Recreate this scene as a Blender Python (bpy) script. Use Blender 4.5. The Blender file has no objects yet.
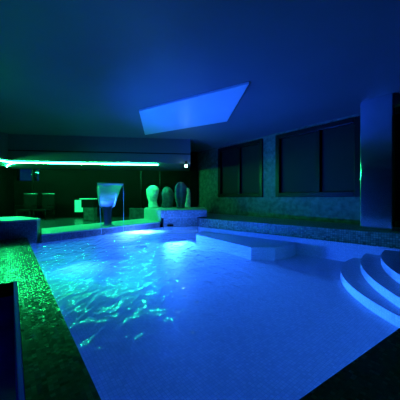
import bpy, bmesh, math, random
from mathutils import Vector, Matrix, noise
random.seed(4)
SC = bpy.context.scene
COL = SC.collection
F, H, HOR = 240.0, 1.0, 198.0          # focal length in pixels, eye height above the water, horizon row

def P(u, v, z):                        # point of a level plane seen at a pixel of the photo
    Y = F*(H-z)/(v-HOR)
    return ((u-200)/F*Y, Y)
def ray(u, Y): return ((u-200)/F*Y, Y)

# ------------------------------------------------------------------ materials
def new_mat(name):
    m = bpy.data.materials.new(name); m.use_nodes = True
    nt = m.node_tree; nt.nodes.clear()
    out = nt.nodes.new('ShaderNodeOutputMaterial')
    return m, nt, out
def N(nt, t, **kw):
    n = nt.nodes.new('ShaderNode'+t)
    for k, v in kw.items(): setattr(n, k, v)
    return n
def plain(name, col, rough=.5, metal=0, spec=.5, noise_scale=None, noise_amt=.3, bump=0, bscale=40, emit=None, estr=0):
    m, nt, out = new_mat(name); L = nt.links.new
    b = N(nt, 'BsdfPrincipled'); L(b.outputs[0], out.inputs[0])
    b.inputs['Base Color'].default_value = (*col, 1); b.inputs['Roughness'].default_value = rough
    b.inputs['Metallic'].default_value = metal; b.inputs['Specular IOR Level'].default_value = spec
    tc = N(nt, 'TexCoord')
    if noise_scale:
        n = N(nt, 'TexNoise'); n.inputs['Scale'].default_value = noise_scale; n.inputs['Detail'].default_value = 6
        L(tc.outputs['Object'], n.inputs['Vector'])
        r = N(nt, 'ValToRGB'); L(n.outputs['Fac'], r.inputs[0])
        r.color_ramp.elements[0].position = .3; r.color_ramp.elements[1].position = .7
        r.color_ramp.elements[0].color = (*[c*(1-noise_amt) for c in col], 1)
        r.color_ramp.elements[1].color = (*[min(1, c*(1+noise_amt)) for c in col], 1)
        L(r.outputs[0], b.inputs['Base Color'])
    if bump:
        n2 = N(nt, 'TexNoise'); n2.inputs['Scale'].default_value = bscale; n2.inputs['Detail'].default_value = 4
        L(tc.outputs['Object'], n2.inputs['Vector'])
        bp = N(nt, 'Bump'); bp.inputs['Strength'].default_value = bump; bp.inputs['Distance'].default_value = .02
        L(n2.outputs['Fac'], bp.inputs['Height']); L(bp.outputs[0], b.inputs['Normal'])
    if emit:
        b.inputs['Emission Color'].default_value = (*emit, 1); b.inputs['Emission Strength'].default_value = estr
    return m
def mosaic(name, c0, c1, grout, size, rough, ang=0, tilt=.12, rjit=.15, spec=.5):
    """square glass mosaic: every tile has its own shade, gloss and a slightly tilted face"""
    m, nt, out = new_mat(name); L = nt.links.new
    b = N(nt, 'BsdfPrincipled'); L(b.outputs[0], out.inputs[0])
    b.inputs['Specular IOR Level'].default_value = spec
    tc = N(nt, 'TexCoord'); mp = N(nt, 'Mapping'); L(tc.outputs['Object'], mp.inputs[0])
    mp.inputs['Rotation'].default_value = (0, 0, ang); mp.inputs['Scale'].default_value = (1/size,)*3
    off = N(nt, 'VectorMath', operation='ADD'); off.inputs[1].default_value = (.37, .41, .43); L(mp.outputs[0], off.inputs[0])
    fl = N(nt, 'VectorMath', operation='FLOOR'); L(off.outputs[0], fl.inputs[0])
    wn = N(nt, 'TexWhiteNoise'); L(fl.outputs[0], wn.inputs[0])
    mx = N(nt, 'MixRGB'); mx.inputs[1].default_value = (*c0, 1); mx.inputs[2].default_value = (*c1, 1)
    L(wn.outputs['Value'], mx.inputs[0])
    fr = N(nt, 'VectorMath', operation='FRACTION'); L(off.outputs[0], fr.inputs[0])
    # grout lines from the two directions that lie in the surface (the third is masked by the normal)
    sb = N(nt, 'VectorMath', operation='SUBTRACT'); sb.inputs[1].default_value = (.5,)*3; L(fr.outputs[0], sb.inputs[0])
    ab = N(nt, 'VectorMath', operation='ABSOLUTE'); L(sb.outputs[0], ab.inputs[0])
    ge = N(nt, 'Separate'+'XYZ'); L(ab.outputs[0], ge.inputs[0])
    geo = N(nt, 'NewGeometry'); an = N(nt, 'VectorMath', operation='ABSOLUTE'); L(geo.outputs['True Normal'], an.inputs[0])
    sn = N(nt, 'SeparateXYZ'); L(an.outputs[0], sn.inputs[0])
    zf = N(nt, 'Math', operation='GREATER_THAN'); zf.inputs[1].default_value = .6; L(sn.outputs[2], zf.inputs[0])
    inv = N(nt, 'Math', operation='SUBTRACT'); inv.inputs[0].default_value = 1; L(zf.outputs[0], inv.inputs[1])
    my = N(nt, 'Math', operation='MULTIPLY'); L(ge.outputs[1], my.inputs[0]); L(zf.outputs[0], my.inputs[1])
    mz = N(nt, 'Math', operation='MULTIPLY'); L(ge.outputs[2], mz.inputs[0]); L(inv.outputs[0], mz.inputs[1])
    m1 = N(nt, 'Math', operation='MAXIMUM'); L(my.outputs[0], m1.inputs[0]); L(mz.outputs[0], m1.inputs[1])
    vr = N(nt, 'VectorRotate', rotation_type='Z_AXIS'); vr.inputs['Angle'].default_value = ang; L(geo.outputs['True Normal'], vr.inputs['Vector'])
    va = N(nt, 'VectorMath', operation='ABSOLUTE'); L(vr.outputs[0], va.inputs[0]); vs = N(nt, 'SeparateXYZ'); L(va.outputs[0], vs.inputs[0])
    xg = N(nt, 'Math', operation='GREATER_THAN'); L(vs.outputs[0], xg.inputs[0]); L(vs.outputs[1], xg.inputs[1])
    hx = N(nt, 'Mix'); L(xg.outputs[0], hx.inputs[0]); L(ge.outputs[0], hx.inputs[2]); L(ge.outputs[1], hx.inputs[3])
    m2 = N(nt, 'Math', operation='MAXIMUM'); L(m1.outputs[0], m2.inputs[0]); L(hx.outputs[0], m2.inputs[1])
    gt = N(nt, 'Math', operation='GREATER_THAN'); gt.inputs[1].default_value = .44; L(m2.outputs[0], gt.inputs[0])
    mg = N(nt, 'MixRGB'); L(gt.outputs[0], mg.inputs[0]); L(mx.outputs[0], mg.inputs[1]); mg.inputs[2].default_value = (*grout, 1)
    L(mg.outputs[0], b.inputs['Base Color'])
    rr = N(nt, 'MapRange'); rr.inputs['To Min'].default_value = rough; rr.inputs['To Max'].default_value = rough+rjit
    L(wn.outputs['Value'], rr.inputs[0])
    ra = N(nt, 'Math', operation='MAXIMUM'); L(rr.outputs[0], ra.inputs[0])
    gm = N(nt, 'Math', operation='MULTIPLY'); gm.inputs[1].default_value = .8; L(gt.outputs[0], gm.inputs[0]); L(gm.outputs[0], ra.inputs[1])
    L(ra.outputs[0], b.inputs['Roughness'])
    s2 = N(nt, 'VectorMath', operation='SUBTRACT'); s2.inputs[1].default_value = (.5,)*3; L(wn.outputs['Color'], s2.inputs[0])
    s3 = N(nt, 'VectorMath', operation='SCALE'); s3.inputs['Scale'].default_value = tilt; L(s2.outputs[0], s3.inputs[0])
    a3 = N(nt, 'VectorMath', operation='ADD'); L(s3.outputs[0], a3.inputs[0]); L(geo.outputs['Normal'], a3.inputs[1])
    nn = N(nt, 'VectorMath', operation='NORMALIZE'); L(a3.outputs[0], nn.inputs[0]); L(nn.outputs[0], b.inputs['Normal'])
    return m
def emitter(name, col, s):
    m, nt, out = new_mat(name)
    e = N(nt, 'Emission'); e.inputs[0].default_value = (*col, 1); e.inputs[1].default_value = s
    nt.links.new(e.outputs[0], out.inputs[0]); return m
def clear_mat(name, ior, tint, gloss, rough, bump_fn=None, soft=0):
    """see-through surface: straight transmission plus a Fresnel reflection"""
    m, nt, out = new_mat(name); L = nt.links.new
    t = N(nt, 'BsdfTransparent'); t.inputs[0].default_value = (*tint, 1)
    g = N(nt, 'BsdfGlossy'); g.inputs[0].default_value = (*gloss, 1); g.inputs['Roughness'].default_value = rough
    f = N(nt, 'Fresnel'); f.inputs[0].default_value = ior
    mx = N(nt, 'MixShader'); L(f.outputs[0], mx.inputs[0]); L(t.outputs[0], mx.inputs[1]); L(g.outputs[0], mx.inputs[2])
    L(mx.outputs[0], out.inputs[0])
    if soft:
        g2 = N(nt, 'BsdfGlossy'); g2.inputs[0].default_value = (*gloss, 1); g2.inputs['Roughness'].default_value = soft
        gm = N(nt, 'MixShader'); gm.inputs[0].default_value = .3; L(g.outputs[0], gm.inputs[1]); L(g2.outputs[0], gm.inputs[2]); L(gm.outputs[0], mx.inputs[2])
    if bump_fn:
        nrm = bump_fn(nt); L(nrm, g.inputs['Normal']); L(nrm, f.inputs['Normal'])
    return m

RIM_ANG = math.atan2(.795, 1)
M = {}
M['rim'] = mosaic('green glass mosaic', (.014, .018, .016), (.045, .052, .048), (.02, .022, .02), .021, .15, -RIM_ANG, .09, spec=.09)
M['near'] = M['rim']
M['ledge'] = mosaic('ledge mosaic', (.09, .10, .11), (.22, .23, .24), (.08, .08, .08), .03, .3, -.62, .06)  # kept dark so the ledge sides read as shaded
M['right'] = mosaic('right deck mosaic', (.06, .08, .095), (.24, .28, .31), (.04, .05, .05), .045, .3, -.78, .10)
M['pool'] = mosaic('pool mosaic', (.62, .66, .70), (.80, .82, .84), (.55, .58, .6), .03, .5, -RIM_ANG, .02, .1, .2)
M['cap'] = plain('lit ledge stone', (.44, .45, .44), .4, noise_scale=6, noise_amt=.1)  # paler than the ledge mosaic, so its faces read as brightly lit
M['edge'] = plain('bright water edge', (.7, .8, .8), .1, noise_scale=9)
M['floor'] = plain('dark polished floor', (.035, .04, .045), .25, noise_scale=3)
M['ceil'] = plain('painted ceiling', (.105, .105, .115), .55, noise_scale=.8, noise_amt=.06, spec=.3)
M['panel'] = plain('white ceiling panel', (.5, .51, .52), .4, noise_scale=1.5, noise_amt=.04)
M['stonewall'] = plain('mottled stone wall', (.065, .073, .069), .45, 0, .3, noise_scale=7, noise_amt=.6, bump=.5, bscale=9)
M['darkwall'] = plain('black lacquered wall', (.003, .0033, .0036), .5, spec=.02, noise_scale=2)
M['seam'] = plain('dark metal seam', (.05, .055, .055), .3, .6)
M['mirror'] = plain('smoked mirror', (.45, .5, .55), .06, 1, noise_scale=2, noise_amt=.04)
M['column'] = plain('polished steel cladding', (.8, .84, .9), .13, 1, noise_scale=2, noise_amt=.05)
M['frame'] = plain('black window frame', (.004, .0045, .0045), .3, spec=.14)
M['pane'] = plain('dark frosted window', (.007, .008, .008), .5, noise_scale=2, noise_amt=.15, spec=.12)
M['glass'] = clear_mat('window glass', 1.5, (.9, .92, .95), (.9,)*3, .05)
M['steel'] = plain('brushed steel', (.62, .65, .68), .28, 1, noise_scale=8, noise_amt=.08)
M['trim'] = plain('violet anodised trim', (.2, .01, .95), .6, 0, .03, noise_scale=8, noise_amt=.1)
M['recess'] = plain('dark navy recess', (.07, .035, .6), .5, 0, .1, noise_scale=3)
M['pale'] = plain('pale rough stone', (.62, .66, .56), .75, noise_scale=9, noise_amt=.3, bump=.9, bscale=14)
M['dark_stone'] = plain('dark grey stone', (.06, .085, .11), .45, noise_scale=7, noise_amt=.5, bump=.9, bscale=10)
M['plinth'] = mosaic('plinth tiles', (.22, .25, .27), (.4, .43, .45), (.15, .16, .17), .05, .35, -.3, .06)
M['black'] = plain('black plastic', (.003, .003, .003), .6, spec=.08, noise_scale=5)
M['board'] = plain('pale notice board', (.8, .85, .82), .6, noise_scale=10, noise_amt=.06)
M['white'] = plain('white laminate and lip glint', (.8, .82, .8), .4, noise_scale=6, noise_amt=.05)
M['led'] = emitter('green led', (.014, 1.0, .25), 310)
M['led_mount'] = plain('aluminium profile', (.4, .42, .42), .4, .8, noise_scale=8)
M['spot'] = emitter('pale green lamp glass', (.35, 1.0, .62), 40)
M['lens'] = emitter('blue pool lamp lens', (.05, .25, 1.0), 1.0)
M['foam'] = None

def ripples(nt):
    L = nt.links.new
    tc = N(nt, 'TexCoord')
    n1 = N(nt, 'TexNoise'); n1.inputs['Scale'].default_value = 1; n1.inputs['Detail'].default_value = 1; n1.inputs['Distortion'].default_value = .5
    n2 = N(nt, 'TexNoise'); n2.inputs['Scale'].default_value = 1.5; n2.inputs['Detail'].default_value = 1
    m1 = N(nt, 'Mapping'); m1.inputs['Scale'].default_value = (8.5, 4.2, 1); L(tc.outputs['Object'], m1.inputs[0])
    L(m1.outputs[0], n1.inputs[0]); L(tc.outputs['Object'], n2.inputs[0])
    mu = N(nt, 'Math', operation='MULTIPLY_ADD'); mu.inputs[1].default_value = .6
    L(n2.outputs['Fac'], mu.inputs[0]); L(n1.outputs['Fac'], mu.inputs[2])
    # the falling water stirs the left half of the pool; the rest lies almost still
    mp = N(nt, 'Mapping', vector_type='POINT'); mp.inputs['Location'].default_value = (1.6/3.0, -3.9/3.4, 0); mp.inputs['Scale'].default_value = (1/3.0, 1/3.4, 1)
    g = N(nt, 'TexGradient', gradient_type='SPHERICAL'); L(tc.outputs['Object'], mp.inputs[0]); L(mp.outputs[0], g.inputs[0])
    mk = N(nt, 'MapRange'); mk.inputs['From Max'].default_value = .5; mk.inputs['To Min'].default_value = .14; L(g.outputs['Fac'], mk.inputs[0])
    hm = N(nt, 'Math', operation='MULTIPLY'); L(mu.outputs[0], hm.inputs[0]); L(mk.outputs[0], hm.inputs[1])
    b = N(nt, 'Bump'); b.inputs['Strength'].default_value = 1; b.inputs['Distance'].default_value = .048
    L(hm.outputs[0], b.inputs['Height'])
    return b.outputs[0]
M['water'] = clear_mat('rippled pool water', 1.33, (.9, .96, 1), (1, 1, 1), .07, ripples, .25)
M['fall'] = clear_mat('falling water', 1.33, (.86, .92, .95), (1, 1, 1), .12)

def foam_mat():
    m, nt, out = new_mat('churned foam'); L = nt.links.new
    d = N(nt, 'BsdfDiffuse'); d.inputs[0].default_value = (.9, .93, .95, 1)
    tl = N(nt, 'BsdfTranslucent'); tl.inputs[0].default_value = (.9, .93, .95, 1)
    t = N(nt, 'BsdfTransparent')
    a = N(nt, 'MixShader'); L(d.outputs[0], a.inputs[1]); L(tl.outputs[0], a.inputs[2]); a.inputs[0].default_value = .85
    tc = N(nt, 'TexCoord'); n = N(nt, 'TexNoise'); n.inputs['Scale'].default_value = 5; n.inputs['Detail'].default_value = 5
    L(tc.outputs['Object'], n.inputs[0])
    g = N(nt, 'TexGradient', gradient_type='SPHERICAL'); mp = N(nt, 'Mapping', vector_type='POINT')
    mp.inputs['Scale'].default_value = (1/.95, 1/.55, 1)
    L(tc.outputs['Object'], mp.inputs[0]); L(mp.outputs[0], g.inputs[0])
    mu = N(nt, 'Math', operation='MULTIPLY'); L(n.outputs['Fac'], mu.inputs[0]); L(g.outputs['Fac'], mu.inputs[1])
    mr = N(nt, 'MapRange'); mr.inputs['From Min'].default_value = .02; mr.inputs['From Max'].default_value = .25; mr.inputs['To Max'].default_value = .95
    L(mu.outputs[0], mr.inputs[0])
    x = N(nt, 'MixShader'); L(mr.outputs[0], x.inputs[0]); L(t.outputs[0], x.inputs[1]); L(a.outputs[0], x.inputs[2])
    L(x.outputs[0], out.inputs[0]); return m
M['foam'] = foam_mat()

# ------------------------------------------------------------------ mesh helpers
def link(name, bm, mat, parent=None, smooth=False, bevel=0):
    bmesh.ops.recalc_face_normals(bm, faces=bm.faces[:])
    me = bpy.data.meshes.new(name); bm.to_mesh(me); bm.free()
    o = bpy.data.objects.new(name, me); COL.objects.link(o)
    if mat: me.materials.append(mat)
    if parent: o.parent = parent
    if smooth:
        for p in me.polygons: p.use_smooth = True
    if bevel:
        md = o.modifiers.new('Bevel', 'BEVEL'); md.width = bevel; md.segments = 2; md.limit_method = 'ANGLE'
    return o
def prism(bm, poly, z0, z1):
    lo = [bm.verts.new((x, y, z0)) for x, y in poly]; hi = [bm.verts.new((x, y, z1)) for x, y in poly]
    n = len(poly)
    bm.faces.new(hi); bm.faces.new(lo[::-1])
    for i in range(n): bm.faces.new((lo[i], lo[(i+1) % n], hi[(i+1) % n], hi[i]))
def box(bm, c, s, mat4=None):
    r = bmesh.ops.create_cube(bm, size=1)
    T = Matrix.Translation(c) @ Matrix.Diagonal((*s, 1))
    if mat4: T = mat4 @ T
    bmesh.ops.transform(bm, matrix=T, verts=r['verts'])
def tube(bm, pts, r, n=8):
    pts = [Vector(p) for p in pts]; rings = []
    for i, p in enumerate(pts):
        d = (pts[min(i+1, len(pts)-1)]-pts[max(i-1, 0)]).normalized()
        up = Vector((0, 0, 1)) if abs(d.z) < .9 else Vector((1, 0, 0))
        a = d.cross(up).normalized(); b = a.cross(d)
        rr = r[i] if isinstance(r, list) else r
        rings.append([bm.verts.new(p+(a*math.cos(2*math.pi*k/n)+b*math.sin(2*math.pi*k/n))*rr) for k in range(n)])
    for A, B in zip(rings, rings[1:]):
        for k in range(n): bm.faces.new((A[k], A[(k+1) % n], B[(k+1) % n], B[k]))
    bm.faces.new(rings[0]); bm.faces.new(rings[-1][::-1])
def nb(): return bmesh.new()
def solid(name, poly, z0, z1, mat, parent=None, bevel=0):
    bm = nb(); prism(bm, poly, z0, z1); return link(name, bm, mat, parent, bevel=bevel)
def struct(o): o['kind'] = 'structure'; return o
def tag(o, label, cat, group=None):
    o['label'] = label; o['category'] = cat
    if group: o['group'] = group
    return o
def empty(name, loc, rz=0):
    o = bpy.data.objects.new(name, None); COL.objects.link(o); o.location = loc; o.rotation_euler = (0, 0, rz)
    o.empty_display_size = .1
    return o

# ------------------------------------------------------------------ plan (metres; water level is z = 0, the eye is over the origin)
ZC = 3.25                       # ceiling
ZR, ZL, ZD, ZB, ZP = .14, .19, .30, .53, .59      # rim, back ledge, right deck, left block, plinth
ZF, FLOOR_P = .08, -.42
N0 = (-.14, .67); L1 = (-3.77, 5.225)
B0 = P(37, 243.2, 0)            # front right foot of the block
G0 = P(41.5, 243, 0); G1 = P(160, 227.6, 0)
K0 = P(163, 227.3, 0); K1 = P(198, 226.2, 0)
R0 = P(200, 227, 0); R1 = (4.87, 3.82)
Rm = P(280, 235.6, 0)
pool = [N0, L1, B0, G0, G1, K0, K1, R0, Rm, R1]

# ------------------------------------------------------------------ pool
sp = empty('swimming_pool', (0, 0, 0))
tag(sp, 'wide indoor swimming pool of blue glowing water with curved corner steps', 'swimming pool')
bm = nb()
lo = [bm.verts.new((x, y, FLOOR_P)) for x, y in pool]; hi = [bm.verts.new((x, y, 0)) for x, y in pool]
bm.faces.new(lo)
for i in range(len(pool)):
    j = (i+1) % len(pool); bm.faces.new((lo[i], lo[j], hi[j], hi[i]))
basin = link('basin', bm, M['pool'], sp)
bm = nb(); bm.faces.new([bm.verts.new((x, y, 0)) for x, y in pool]); bmesh.ops.triangulate(bm, faces=bm.faces[:])
water = link('water', bm, M['water'], sp)
if water.data.polygons[0].normal.z < 0: water.data.flip_normals()

def inside(p, poly):
    c = False
    for i in range(len(poly)):
        (x1, y1), (x2, y2) = poly[i-1], poly[i]
        if (y1 > p[1]) != (y2 > p[1]) and p[0] < (x2-x1)*(p[1]-y1)/(y2-y1)+x1: c = not c
    return c
def circle3(a, b, c):
    ax, ay = a; bx, by = b; cx, cy = c
    d = 2*(ax*(by-cy)+bx*(cy-ay)+cx*(ay-by))
    ux = ((ax*ax+ay*ay)*(by-cy)+(bx*bx+by*by)*(cy-ay)+(cx*cx+cy*cy)*(ay-by))/d
    uy = ((ax*ax+ay*ay)*(cx-bx)+(bx*bx+by*by)*(ax-cx)+(cx*cx+cy*cy)*(bx-ax))/d
    return ux, uy, math.hypot(ax-ux, ay-uy)
def step(px, z):
    a, b, c = [P(u, v, z) for u, v in px]
    cx, cy, r = circle3(a, b, c)
    pts = []
    for k in range(361):
        t = math.radians(k)
        p = (cx+r*math.cos(t), cy+r*math.sin(t))
        if 20 < k < 340 and inside(p, pool): pts.append(p)
    bm = nb(); prism(bm, pts+[R1], FLOOR_P+.002, z)
    link('step', bm, M['pool'], sp)
step([(350, 259), (342.5, 276), (400, 317)], -.29)
step([(367, 252.5), (361, 264), (400, 298)], -.17)
step([(384, 250.5), (381, 257), (400, 275)], -.05)
# underwater bench along the right side with a rounded end
zb = -.13
bp = [P(u, v, zb) for u, v in [(196, 234.5), (224, 241.1), (251, 247.5), (275, 247.6), (288, 246), (295, 243.5), (298, 240.5)]]
bp += [(P(300, 238, 0)[0], P(300, 238, 0)[1]), P(281, 235.8, 0), P(202, 227.4, 0)]
solid('bench', bp, FLOOR_P+.002, zb, M['pool'], sp)
# underwater lamps: one on the plinth foot, the others added as fill
def pool_or_fill_lamp(x, y, z, ang, power, length, aim, spread=110, beam=None):
    """a long sealed light bar under water, also used for added fill"""
    d = Vector((math.cos(ang), math.sin(ang), 0))
    q = Matrix.Translation(Vector((x, y, z))) @ Matrix.Rotation(ang, 4, 'Z')
    bm = nb(); box(bm, (.006, 0, 0), (.03, length+.06, .13), q)
    lamp = link('pool_or_fill_lamp', bm, M['steel'], sp, bevel=.01)
    bm = nb(); box(bm, (.026, 0, 0), (.014, length, .08), q)
    link('lens', bm, M['lens'], lamp, bevel=.005)
    ld = bpy.data.lights.new('lamp_or_fill_beam', 'AREA'); ld.shape = 'RECTANGLE'; ld.size = length; ld.size_y = .08; ld.energy = power
    ld.color = (.022, .165, 1.0); ld.spread = math.radians(spread)
    lo = bpy.data.objects.new('lamp_or_fill_beam', ld); COL.objects.link(lo)
    lo.location = Vector((x, y, z))+d*.04
    b = ang if beam is None else beam
    lo.rotation_euler = Vector((math.cos(b), math.sin(b), aim)).to_track_quat('-Z', 'Y').to_euler()
gx, gy = G1[0]-G0[0], G1[1]-G0[1]; gl = math.hypot(gx, gy)
gn = math.atan2(-gx, gy)                       # outward from the ledge, into the pool
def along(t): return (G0[0]+gx*t, G0[1]+gy*t)
pn = math.atan2(-(K1[0]-K0[0]), K1[1]-K0[1])
pool_or_fill_lamp(K0[0]+(K1[0]-K0[0])*.5, K0[1]+(K1[1]-K0[1])*.5, -.17, pn, 235, 1.15, -.08, 64, math.atan2(-.90, .43))
ceil_fill = bpy.data.lights.new('lamp_or_fill_beam', 'AREA'); ceil_fill.shape = 'RECTANGLE'; ceil_fill.size = .6; ceil_fill.size_y = .05; ceil_fill.energy = 190; ceil_fill.color = (.008, .08, 1.0); ceil_fill.spread = math.radians(85)  # added light without a fixture, out of view, to brighten the ceiling
ceil_fill_ob = bpy.data.objects.new('lamp_or_fill_beam', ceil_fill); COL.objects.link(ceil_fill_ob)
rn = math.atan2(.625, .781)
x = N0[0]+(L1[0]-N0[0])*.9; y = N0[1]+(L1[1]-N0[1])*.9; pool_or_fill_lamp(x, y, -.17, rn, 80, 1.4, -.02, 56, math.atan2(-.26, .96))  # added lamp, out of view on the rim wall, fills the pool
ceil_fill_ob.location = (x+math.cos(rn)*.1, y+math.sin(rn)*.1, -.08); ceil_fill_ob.rotation_euler = Vector((5.6, 2.0, 3.2)).to_track_quat('-Z', 'Y').to_euler()
# added round floor lamp under the falling water, to brighten foam and ceiling
fx, fy = ray(141, 6.85)
bm = nb(); bmesh.ops.create_cone(bm, cap_ends=True, segments=28, radius1=.2, radius2=.18, depth=.03)
bmesh.ops.translate(bm, vec=(fx, fy, FLOOR_P+.016), verts=bm.verts[:]); fl_ = link('pool_or_fill_lamp', bm, M['steel'], sp)
bm = nb(); bmesh.ops.create_cone(bm, cap_ends=True, segments=28, radius1=.16, radius2=.15, depth=.012)
bmesh.ops.translate(bm, vec=(fx, fy, FLOOR_P+.036), verts=bm.verts[:]); link('lens', bm, M['lens'], fl_)
ld = bpy.data.lights.new('lamp_or_fill_beam', 'AREA'); ld.shape = 'DISK'; ld.size = .3; ld.energy = 100; ld.color = (.045, .16, 1.0); ld.spread = math.radians(170)
lo = bpy.data.objects.new('lamp_or_fill_beam', ld); COL.objects.link(lo); lo.location = (fx, fy, FLOOR_P+.05); lo.rotation_euler = (math.pi, 0, 0)
# skimmer mouth in the plinth's foot
kx, ky = K0[0]+(K1[0]-K0[0])*.2, K0[1]+(K1[1]-K0[1])*.2
bm = nb(); ka = math.atan2(K1[1]-K0[1], K1[0]-K0[0])
box(bm, (0, -.012, 0), (.2, .03, .07), Matrix.Translation((kx, ky, .06)) @ Matrix.Rotation(ka, 4, 'Z'))
link('skimmer', bm, M['black'], sp)

# ------------------------------------------------------------------ floors and ledges
A, B, C, D = (-1.896, 2.487), (-2.8, 1.72), (-1.3, -.15), (-.41, .6)
Q1 = (-3.93, 5.073); W = (-8.02, 1.25)
bm = nb()
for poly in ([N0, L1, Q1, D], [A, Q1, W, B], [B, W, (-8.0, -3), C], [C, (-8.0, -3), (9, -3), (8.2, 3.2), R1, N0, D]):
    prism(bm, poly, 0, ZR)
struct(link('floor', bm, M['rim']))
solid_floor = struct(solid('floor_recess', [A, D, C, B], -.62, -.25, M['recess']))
bm = nb()
rq = [A, D, C, B]
for i in range(4):
    (x1, y1), (x2, y2) = rq[i], rq[(i+1) % 4]
    d_ = Vector((x2-x1, y2-y1, 0)).normalized(); n_ = Vector((d_.y, -d_.x, 0)); m_ = Vector((sum(p[0] for p in rq)/4-x1, sum(p[1] for p in rq)/4-y1, 0))
    n_ = n_ if n_.dot(m_) < 0 else -n_
    prism(bm, [(x1, y1), (x2, y2), (x2+n_.x*.05, y2+n_.y*.05), (x1+n_.x*.05, y1+n_.y*.05)], -.3, -.001)
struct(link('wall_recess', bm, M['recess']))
# violet metal strip on the edge of the recess
bm = nb()
d = Vector((A[0]-D[0], A[1]-D[1], 0)).normalized(); n = Vector((d.y, -d.x, 0))
if n.x > 0: n = -n
a3, d3 = Vector((*A, 0)), Vector((*D, 0))
prism(bm, [(a3+n*.0)[:2], (d3+n*.0)[:2], (d3+n*.024)[:2], (a3+n*.03)[:2]], ZR-.30, ZR-.002)
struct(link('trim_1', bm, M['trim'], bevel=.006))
# back ledge, block on the left, floor behind
gb0, gb1 = P(41.5, 228.5, ZL), P(152, 217.6, ZL)
lg = struct(solid('floor_ledge', [G0, G1, gb1, gb0], 0, ZL-.03, M['ledge']))
solid('lit_top', [G0, G1, gb1, gb0], ZL-.03, ZL, M['cap'], lg, .008)  # paler slab puts the light on the ledge top into its colour
blk = [B0, (-3.70, 5.56), (-4.62, 6.2), (-9.0, 2.0), (-8.05, 1.30), (-3.85, 5.15)]
tb = struct(solid('trim_block', blk, 0, ZB-.04, M['ledge']))
solid('lit_top', blk, ZB-.04, ZB, M['cap'], tb, .012)  # light on the block top painted the same way
CX, CY = -.24, 11.95            # far corner of the room
LB = (-8.55, 11.03)             # left end of the back wall
struct(solid('floor_back', [gb0, gb1, (-1.2, 8.3), (-.1, 8.7), (0.05, 8.4), (CX, CY), LB, (-8.1, 3.2), (-4.7, 6.3)], 0, ZF, M['floor']))
wt = Vector((.625, -.781, 0)); wn_ = Vector((-.781, -.625, 0))   # along the right wall towards us, and into the room
def wall_pt(u):
    Y = 9.32/((u-200)/F+.8); return (u-200)/F*Y, Y
def wall_s(u):
    x, y = wall_pt(u); return (x-CX)*wt.x+(y-CY)*wt.y
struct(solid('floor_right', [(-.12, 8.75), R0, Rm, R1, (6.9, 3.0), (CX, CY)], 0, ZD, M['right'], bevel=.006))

# ------------------------------------------------------------------ right wall with openings
WM = Matrix(((wt.x, -wn_.x, 0, CX), (wt.y, -wn_.y, 0, CY), (0, 0, 1, 0), (0, 0, 0, 1)))   # x along, y outwards, z up
Z0, Z1 = 1.03, 3.17
s1a, s1b, s2a, s2b, s3a = wall_s(218.5), wall_s(263), wall_s(276), wall_s(361), wall_s(388)
SE = 19.5
bm = nb()
def seg(x0, x1, z0, z1): box(bm, ((x0+x1)/2, .125, (z0+z1)/2), (x1-x0, .25, z1-z0), WM)
seg(-.2, s1a, -.6, ZC); seg(s1b, s2a, -.6, ZC); seg(s2b, s3a, -.6, ZC); seg(s3a+2.2, SE, -.6, ZC)
seg(s1a, s1b, -.6, Z0); seg(s1a, s1b, Z1, ZC); seg(s2a, s2b, -.6, Z0); seg(s2a, s2b, Z1, ZC); seg(s3a, s3a+2.2, Z1, ZC); seg(s3a, s3a+2.2, -.6, ZD)
struct(link('wall_right', bm, M['stonewall']))
def window(name, x0, x1, z0, z1, mulls, t=.15, out=.05):
    w = struct(empty(name, WM @ Vector(((x0+x1)/2, 0, z0))))
    w.rotation_euler = (0, 0, math.atan2(wt.y, wt.x))
    hw = (x1-x0)/2; hz = z1-z0
    # local: x along, y: wall outwards is to the left of wt -> sign below
    sg = 1 if (Matrix.Rotation(w.rotation_euler.z, 3, 'Z') @ Vector((0, 1, 0))).dot(-wn_) > 0 else -1
    bm = nb()
    for c, s in (((-hw+t/2, 0, hz/2), (t, .2, hz)), ((hw-t/2, 0, hz/2), (t, .2, hz)), ((0, 0, t/2), (2*hw-2*t, .2, t)), ((0, 0, hz-t/2), (2*hw-2*t, .2, t))):
        box(bm, (c[0], sg*.05, c[2]), s)
    link('frame', bm, M['frame'], w, bevel=.012)
    xs = [-hw+t]
    for m in mulls:
        xm = m-(x0+x1)/2
        bm = nb(); box(bm, (xm, sg*.05, hz/2), (.12, .17, hz-2*t)); link('mullion', bm, M['frame'], w, bevel=.012)
        xs += [xm-.06, xm+.06]
    xs.append(hw-t)
    for a, b in zip(xs[::2], xs[1::2]):
        bm = nb(); box(bm, ((a+b)/2, sg*.08, hz/2), (b-a, .012, hz-2*t)); link('pane', bm, M['pane'], w)
    return w
window('window_1', s1a, s1b, Z0, Z1, [wall_s(239)])
window('window_2', s2a, s2b, Z0, Z1, [wall_s(318)])
window('door_1', s3a, s3a+2.2, ZD, Z1, [s3a+1.1])
# polished column standing before the right wall
cx, cy = ray(377, 5.42)
cm = Matrix.Translation((cx, cy, 0)) @ Matrix.Rotation(math.atan2(wt.y, wt.x), 4, 'Z')
bm = nb(); box(bm, (0, 0, (ZD+ZC)/2), (.60, .2, ZC-ZD), cm)
struct(link('wall_column', bm, M['column'], bevel=.012))

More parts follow.
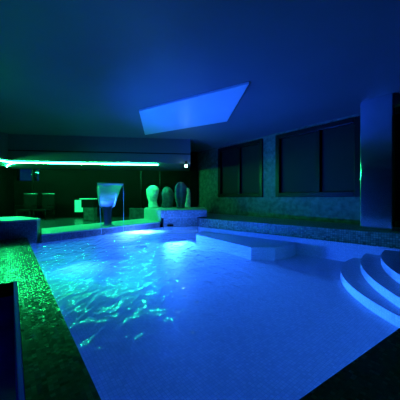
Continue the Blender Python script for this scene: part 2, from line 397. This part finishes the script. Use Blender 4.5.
# ------------------------------------------------------------------ back wall, soffit, ceiling, outer walls
bd = Vector((CX-LB[0], CY-LB[1], 0)); BL = bd.length; bd.normalize(); bnr = Vector((bd.y, -bd.x, 0))
BM = Matrix(((bd.x, -bnr.x, 0, LB[0]), (bd.y, -bnr.y, 0, LB[1]), (0, 0, 1, 0), (0, 0, 0, 1)))      # x along, y outwards
def back_s(u):                 # distance along the back wall at a photo column
    k = (u-200)/F
    t = (k*LB[1]-LB[0])/(bd.x-k*bd.y); return t
wa, wb, wc, wd = back_s(16.5), back_s(31.5), back_s(34), back_s(39)
bm = nb()
for a, b, z0, z1 in ((-.2, wa, -.6, ZC), (wa, wd, -.6, 1.8), (wa, wd, 2.56, ZC), (wb, wc, 1.8, 2.56), (wd, BL+.2, -.6, ZC)):
    box(bm, ((a+b)/2, .125, (z0+z1)/2), (b-a, .25, z1-z0), BM)
struct(link('wall_back', bm, M['darkwall']))
def panel(name, u0, u1, z0, z1, mat, thick=.03):
    a, b = back_s(u0), back_s(u1); bm = nb(); box(bm, ((a+b)/2, -thick/2-.001, (z0+z1)/2), (b-a, thick, z1-z0), BM)
    return link(name, bm, mat, bevel=.005)
struct(panel('window_3', 16.5, 31.5, 1.8, 2.56, M['glass'], -.04))
struct(panel('window_4', 34, 39, 1.8, 2.56, M['glass'], -.04))
for i, u in enumerate((33, 141, 160)):
    struct(panel('trim_%d' % (i+2), u-.5, u+.5, ZF, 2.33, M['frame'], .05))
struct(panel('trim_5', 189, 196.5, ZF, ZC-.02, M['darkwall'], .35))
# soffit: a bulkhead along the back and left side, with a black strip painting the shadow gap on its face
ZS = 2.33
f0, f1 = Vector((*ray(8, 8.45), 0)), Vector((*ray(190.5, 9.2), 0))
sof = [(f0.x, f0.y), (f1.x, f1.y), (CX-.28, CY-.06), (LB[0]+.03, LB[1]-.03), (-8.1, 1.2), (-7.35, 1.2)]
bm = nb(); prism(bm, sof, ZS, ZC-.001); so = struct(link('ceiling_soffit', bm, M['ceil']))
bm = nb(); fd = (f1-f0).normalized(); fn = Vector((fd.y, -fd.x, 0))
prism(bm, [tuple((p+fn*k)[:2]) for p, k in ((f0, -.01), (f1, -.01), (f1, .012), (f0, .012))], 2.66, 2.70)
struct(link('trim_6', bm, M['frame']))
struct(solid('ceiling', [(-8.6, -3.2), (10, -3.2), (8.5, 2), (.3, 12.3), (-9, 11.3)], ZC, ZC+.2, M['ceil']))
bm = nb(); prism(bm, [LB, (-8.05, -3), (-8.3, -3), (-8.8, 11.1)], -.6, ZC); struct(link('wall_left', bm, M['darkwall']))
bm = nb(); prism(bm, [(-8.3, -3), (10.2, -3), (10.2, -3.2), (-8.3, -3.2)], -.6, ZC); struct(link('wall_front', bm, M['darkwall']))

tag(solid('ceiling_panel', [P(139, 111.5, 3.2), P(249, 84, 3.2), P(227, 121.5, 3.2), P(145, 135, 3.2)], 3.2, ZC-.001, M['panel'], bevel=.004),
    'pale slanted flat panel fixed to the dark blue ceiling', 'ceiling panel')

# ------------------------------------------------------------------ green led strip and small lamp
p0 = Vector((*ray(14.5, 8.76), 2.295)); p1 = Vector((*ray(158, 9.38), 2.295))
ls = empty('led_strip', (p0+p1)/2)
tag(ls, 'long glowing green light strip under the soffit of the dark back wall', 'light strip')
inv = Matrix.Translation(ls.location).inverted()
pl = Vector((-7.55, 5.2, 2.295))
pts = [p1, p0+(p1-p0)*.6, p0+(p1-p0)*.3, p0+(p1-p0)*.02, p0+Vector((-.05, -.02, 0)), p0+Vector((-.1, -.15, 0)), pl+(p0-pl)*.5, pl]
bm = nb(); tube(bm, [inv @ p for p in pts], .019, 8); link('glowing_tube', bm, M['led'], ls, True)
bm = nb(); tube(bm, [inv @ (p+Vector((0, 0, .02))) for p in pts], .014, 6); link('mounting_profile', bm, M['led_mount'], ls)
bm = nb(); q0 = p0+Vector((.02, .04, 0))
tube(bm, [inv @ p for p in [q0, q0+Vector((-.25, .15, 0)), q0+Vector((-.8, .65, 0)), q0+Vector((-1.3, 1.2, 0))]], .018, 8)
link('glowing_tail', bm, M['led'], ls, True)

x, y = ray(186, 9.1)
sl = empty('spot_lamp', (x, y, 1+32*9.1/F))
tag(sl, 'small bright greenish lamp on the soffit near the stone corner', 'lamp')
bm = nb(); bmesh.ops.create_uvsphere(bm, u_segments=16, v_segments=10, radius=.052); link('bulb', bm, M['spot'], sl, True)
bm = nb(); box(bm, (0, .06, .11), (.06, .1, .16)); link('bracket', bm, M['black'], sl, bevel=.01)

# ------------------------------------------------------------------ plinth and standing stones
pz = empty('plinth', (-.8, 8.6, 0))
tag(pz, 'low tiled plinth at the pool corner carrying four standing stones', 'plinth')
off = lambda pl_: [(a+.8, b-8.6) for a, b in pl_]
solid('base', off([(K0[0]+.02, K0[1]+.03), (K1[0]-.02, K1[1]+.03), (-.1, 10.6), (-1.9, 10.6)]), 0, .34, M['plinth'], pz, .006)
solid('top_slab', off([ray(161, 7.98), ray(207, 8.35), ray(204.5, 10.9), ray(158, 10.9), ]), .34, ZP, M['plinth'], pz, .012)
solid('side_block', off([ray(160.6, 8.12), ray(160.6, 10.7), ray(146, 10.7), ray(144, 9.35)]), ZL, ZP-.004, M['cap'], pz, .012)
lw = struct(solid('wall_low', [ray(129.5, 9.5), ray(143.6, 9.42), ray(143.4, 9.62), ray(129.5, 9.7)], ZF, ZP, M['stonewall'], None, .01))

def stone(name, u, v, Y, prof, mat, label, zbase, lean=0, seed=0, flute=0, depth=.7):
    """standing stone: rings of (height fraction, half width), wobbled"""
    x, y = ray(u, Y)
    bm = nb(); rings = []; n = 28
    hgt = prof[-1][0]
    m = 22
    for i in range(m+1):
        t = hgt*i/m
        for (h0, w0), (h1, w1) in zip(prof, prof[1:]):
            if h0 <= t <= h1+1e-6:
                k = (t-h0)/(h1-h0); k = k*k*(3-2*k); w = w0+(w1-w0)*k; break
        ring = []
        for j in range(n):
            a = 2*math.pi*j/n
            r = w*(1+.14*noise.noise(Vector((math.cos(a)*1.5+seed, math.sin(a)*1.5, t*3))) + .07*noise.noise(Vector((math.cos(a)*4, math.sin(a)*4+seed, t*9))))
            if flute: r *= 1-flute*max(0, math.cos((a+math.pi/2)))**3 + .06*math.cos(5*a)
            ring.append(bm.verts.new((r*math.cos(a)+lean*math.sin(t/hgt*math.pi), r*math.sin(a)*depth, t)))
        rings.append(ring)
    for P_, Q_ in zip(rings, rings[1:]):
        for k in range(n): bm.faces.new((P_[k], P_[(k+1) % n], Q_[(k+1) % n], Q_[k]))
    bm.faces.new(rings[0]); bm.faces.new(rings[-1])
    o = link(name, bm, mat, None, True); o.location = (x, y, zbase)
    md = o.modifiers.new('Sub', 'SUBSURF'); md.levels = 1; md.render_levels = 1
    return tag(o, label, 'stone sculpture', 'standing stones on the plinth')
stone('standing_stone', 153.3, 208, 9.85, [(0, .23), (.08, .2), (.25, .17), (.55, .24), (.75, .25), (.88, .17), (.93, .05)], M['pale'],
      'pale rounded standing stone, leftmost on the plinth, brightly lit green', ZP, -.03, 1)
stone('standing_stone', 167, 207.5, 10.3, [(0, .24), (.3, .25), (.6, .26), (.75, .22), (.86, .13), (.9, .04)], M['dark_stone'],
      'dark rounded standing stone behind, between the pale stone and the tall dark one', ZP, .03, 5, .15)
stone('standing_stone', 180.5, 208.5, 9.35, [(0, .17), (.12, .16), (.3, .2), (.6, .235), (.85, .23), (.98, .15), (1.04, .05)], M['dark_stone'],
      'tallest grooved dark standing stone, at the front of the plinth', ZP, .0, 9, .45, .8)
stone('standing_stone', 187.2, 207.5, 10.2, [(0, .14), (.25, .15), (.55, .15), (.75, .12), (.84, .04)], M['pale'],
      'narrow pale standing stone half hidden behind the tallest dark one, on the right', ZP, .0, 13)

# ------------------------------------------------------------------ waterfall spout
wx, wy = ray(108, 7.15)
wf = empty('waterfall_spout', (wx, wy, ZL), math.atan2(-.87, .49))      # local +x points into the pool
tag(wf, 'curved steel waterfall spout with a flared hood pouring into the pool', 'waterfall')
prof = [(0, 0, .10), (-.05, .15, .105), (-.1, .33, .115), (-.13, .5, .14), (-.128, .56, .215), (-.1, .66, .245), (-.04, .78, .27), (.06, .93, .3), (.19, 1.06, .322), (.33, 1.15, .333), (.45, 1.195, .335)]
def smooth_prof(pr, k=4):
    out = []
    for i in range(len(pr)-1):
        a = pr[max(i-1, 0)]; b = pr[i]; c = pr[i+1]; d = pr[min(i+2, len(pr)-1)]
        for j in range(k):
            t = j/k
            out.append(tuple(.5*((2*b[q])+(-a[q]+c[q])*t+(2*a[q]-5*b[q]+4*c[q]-d[q])*t*t+(-a[q]+3*b[q]-3*c[q]+d[q])*t**3) for q in range(3)))
    out.append(pr[-1]); return out
sp_ = smooth_prof(prof)
bm = nb(); rows = []
for i, (s, z, w) in enumerate(sp_):
    a = sp_[max(i-1, 0)]; b = sp_[min(i+1, len(sp_)-1)]
    tx, tz = b[0]-a[0], b[1]-a[1]; l = math.hypot(tx, tz); nx, nz = -tz/l, tx/l       # back normal
    th = .05-.025*max(0, min(1, (z-.8)/.38))
    row = []
    for side, o in ((0, 0), (1, th)):
        for k in range(9):
            y = -w+2*w*k/8
            dish = .03*(1-(y/w)**2)*max(0, min(1, (1.19-z)/.5))
            row.append(bm.verts.new((s+nx*(o+dish), y, z+nz*(o+dish))))
    rows.append(row)
for R_, S_ in zip(rows, rows[1:]):
    for k in range(8):
        bm.faces.new((R_[k], R_[k+1], S_[k+1], S_[k])); bm.faces.new((R_[9+k], S_[9+k], S_[10+k], R_[10+k]))
    bm.faces.new((R_[0], S_[0], S_[9], R_[9])); bm.faces.new((R_[8], R_[17], S_[17], S_[8]))
for R_ in (rows[0], rows[-1]): bm.faces.new([R_[k] for k in range(9)]+[R_[9+k] for k in range(8, -1, -1)])
link('hood', bm, M['steel'], wf, True)
bm = nb(); tube(bm, [(.45, -.345, 1.2), (.45, .345, 1.2)], .03, 12); link('lip', bm, M['white'], wf, True)  # lip coloured white to carry the glint of the light strip
bm = nb(); box(bm, (-.02, 0, .012), (.26, .34, .024)); link('base_plate', bm, M['steel'], wf, bevel=.006)
bm = nb(); rows = []
for i in range(25):
    t = i/24; z = 1.17-t*(1.17+ZL-.055); s = .475+.33*math.sqrt(t)
    w = .33-.05*t
    rows.append([bm.verts.new((s+.008*math.sin(k*1.7+i*.5), -w+2*w*k/16, z)) for k in range(17)])
for R_, S_ in zip(rows, rows[1:]):
    for k in range(16): bm.faces.new((R_[k], R_[k+1], S_[k+1], S_[k]))
link('water_sheet', bm, M['fall'], wf, True)
for sgn in (-1, 1):
    bm = nb(); tube(bm, [(.475+.33*math.sqrt(i/16), sgn*(.33-.05*i/16), 1.17-i/16*(1.17+ZL-.055)) for i in range(17)], .006, 6)
    link('water_edge', bm, M['edge'], wf, True)
# churned water where the sheet lands
bm = nb()
bmesh.ops.create_grid(bm, x_segments=48, y_segments=30, size=1)
for v in list(bm.verts):
    v.co.x *= .95; v.co.y *= .55
    e = (v.co.x/.95)**2+(v.co.y/.55)**2
    v.co.z = .012+max(0, 1-e)*.035*(.6+noise.noise(Vector((v.co.x*7, v.co.y*7, 3))))
bmesh.ops.delete(bm, geom=[v for v in bm.verts if (v.co.x/.95)**2+(v.co.y/.55)**2 > 1], context='VERTS')
fo = link('foam', bm, M['foam'], sp, True); fo.location = (fx, fy, 0.0); fo.rotation_euler = (0, 0, .5)
fo['kind'] = 'stuff'; fo['label'] = 'white churned foam where the waterfall lands'

# ------------------------------------------------------------------ things on the dark floor behind the ledge
x, y = ray(79, 11.05)
nbd = empty('notice_board', (x, y, 0)); nbd.location = BM @ Vector((back_s(79), -.012, 1-8*11.3/F))
nbd.rotation_euler = (0, 0, math.atan2(bd.y, bd.x))
tag(nbd, 'small pale square notice board on the dark back wall', 'notice board')
bm = nb(); box(bm, (0, -.005, 0), (.37, .018, .56)); link('sheet', bm, M['board'], nbd, bevel=.004)
bm = nb()
for c, s in (((0, -.006, .29), (.41, .03, .02)), ((0, -.006, -.29), (.41, .03, .02)), ((.195, -.006, 0), (.02, .03, .56)), ((-.195, -.006, 0), (.02, .03, .56))): box(bm, c, s)
link('rim', bm, M['seam'], nbd)

x, y = ray(90, 9.7)
st = empty('counter_stand', (x, y, ZF))
tag(st, 'small dark stand with a bright green lit top behind the waterfall spout', 'stand')
bm = nb(); box(bm, (-.06, 0, .885), (.58, .34, .04)); link('top', bm, M['white'], st, bevel=.008)
bm = nb(); box(bm, (-.03, 0, .70), (.52, .28, .33)); link('cabinet', bm, M['black'], st, bevel=.008)
bm = nb(); box(bm, (.02, 0, .275), (.42, .3, .52)); link('pedestal', bm, M['stonewall'], st, bevel=.01)

def chair(u, Y, rz, label):
    x, y = ray(u, Y); c = empty('lounge_chair', (x, y, ZF), rz)
    tag(c, label, 'chair', 'dark chairs by the back wall')
    bm = nb(); box(bm, (0, 0, .4), (.56, .56, .08)); link('seat', bm, M['black'], c, bevel=.02)
    bm = nb(); box(bm, (0, .27, .75), (.56, .06, .62)); link('backrest', bm, M['black'], c, bevel=.02)
    bm = nb(); tube(bm, [(-.28, .27, 1.1), (.28, .27, 1.1)], .02, 8); link('top_rail', bm, M['led_mount'], c, True)
    for sx in (-1, 1):
        bm = nb(); box(bm, (sx*.3, 0, .6), (.05, .56, .04)); link('armrest', bm, M['black'], c, bevel=.008)
        for sy in (-1, 1):
            bm = nb(); tube(bm, [(sx*.26, sy*.25, 0), (sx*.26, sy*.25, .38)], .02, 8); link('leg', bm, M['black'], c, True)
chair(27, 10.2, .1, 'dark chair by the back wall, left one of a faint pair')
chair(44, 10.2, -.1, 'dark chair by the back wall, right one of a faint pair')

# ------------------------------------------------------------------ camera, world
cd = bpy.data.cameras.new('camera'); co = bpy.data.objects.new('camera', cd); COL.objects.link(co)
co.location = (0, 0, H); co.rotation_euler = (math.radians(90), 0, 0)
cd.sensor_width = 36; cd.lens = 36*F/400; cd.shift_y = -(200-HOR)/400; cd.clip_start = .02
SC.camera = co
w = bpy.data.worlds.new('night'); SC.world = w; w.use_nodes = True
w.node_tree.nodes['Background'].inputs[0].default_value = (0, .012, .06, 1); w.node_tree.nodes['Background'].inputs[1].default_value = 1
SC.view_settings.view_transform = 'Standard'; SC.view_settings.look = 'None'; SC.view_settings.gamma = 1; SC.view_settings.exposure = 0
SC.view_settings.use_curve_mapping = False
SC.cycles.use_denoising = True
SC.cycles.max_bounces = 10; SC.cycles.diffuse_bounces = 5; SC.cycles.glossy_bounces = 5; SC.cycles.transparent_max_bounces = 16
SC.cycles.sample_clamp_indirect = 4
SC.cycles.blur_glossy = .3
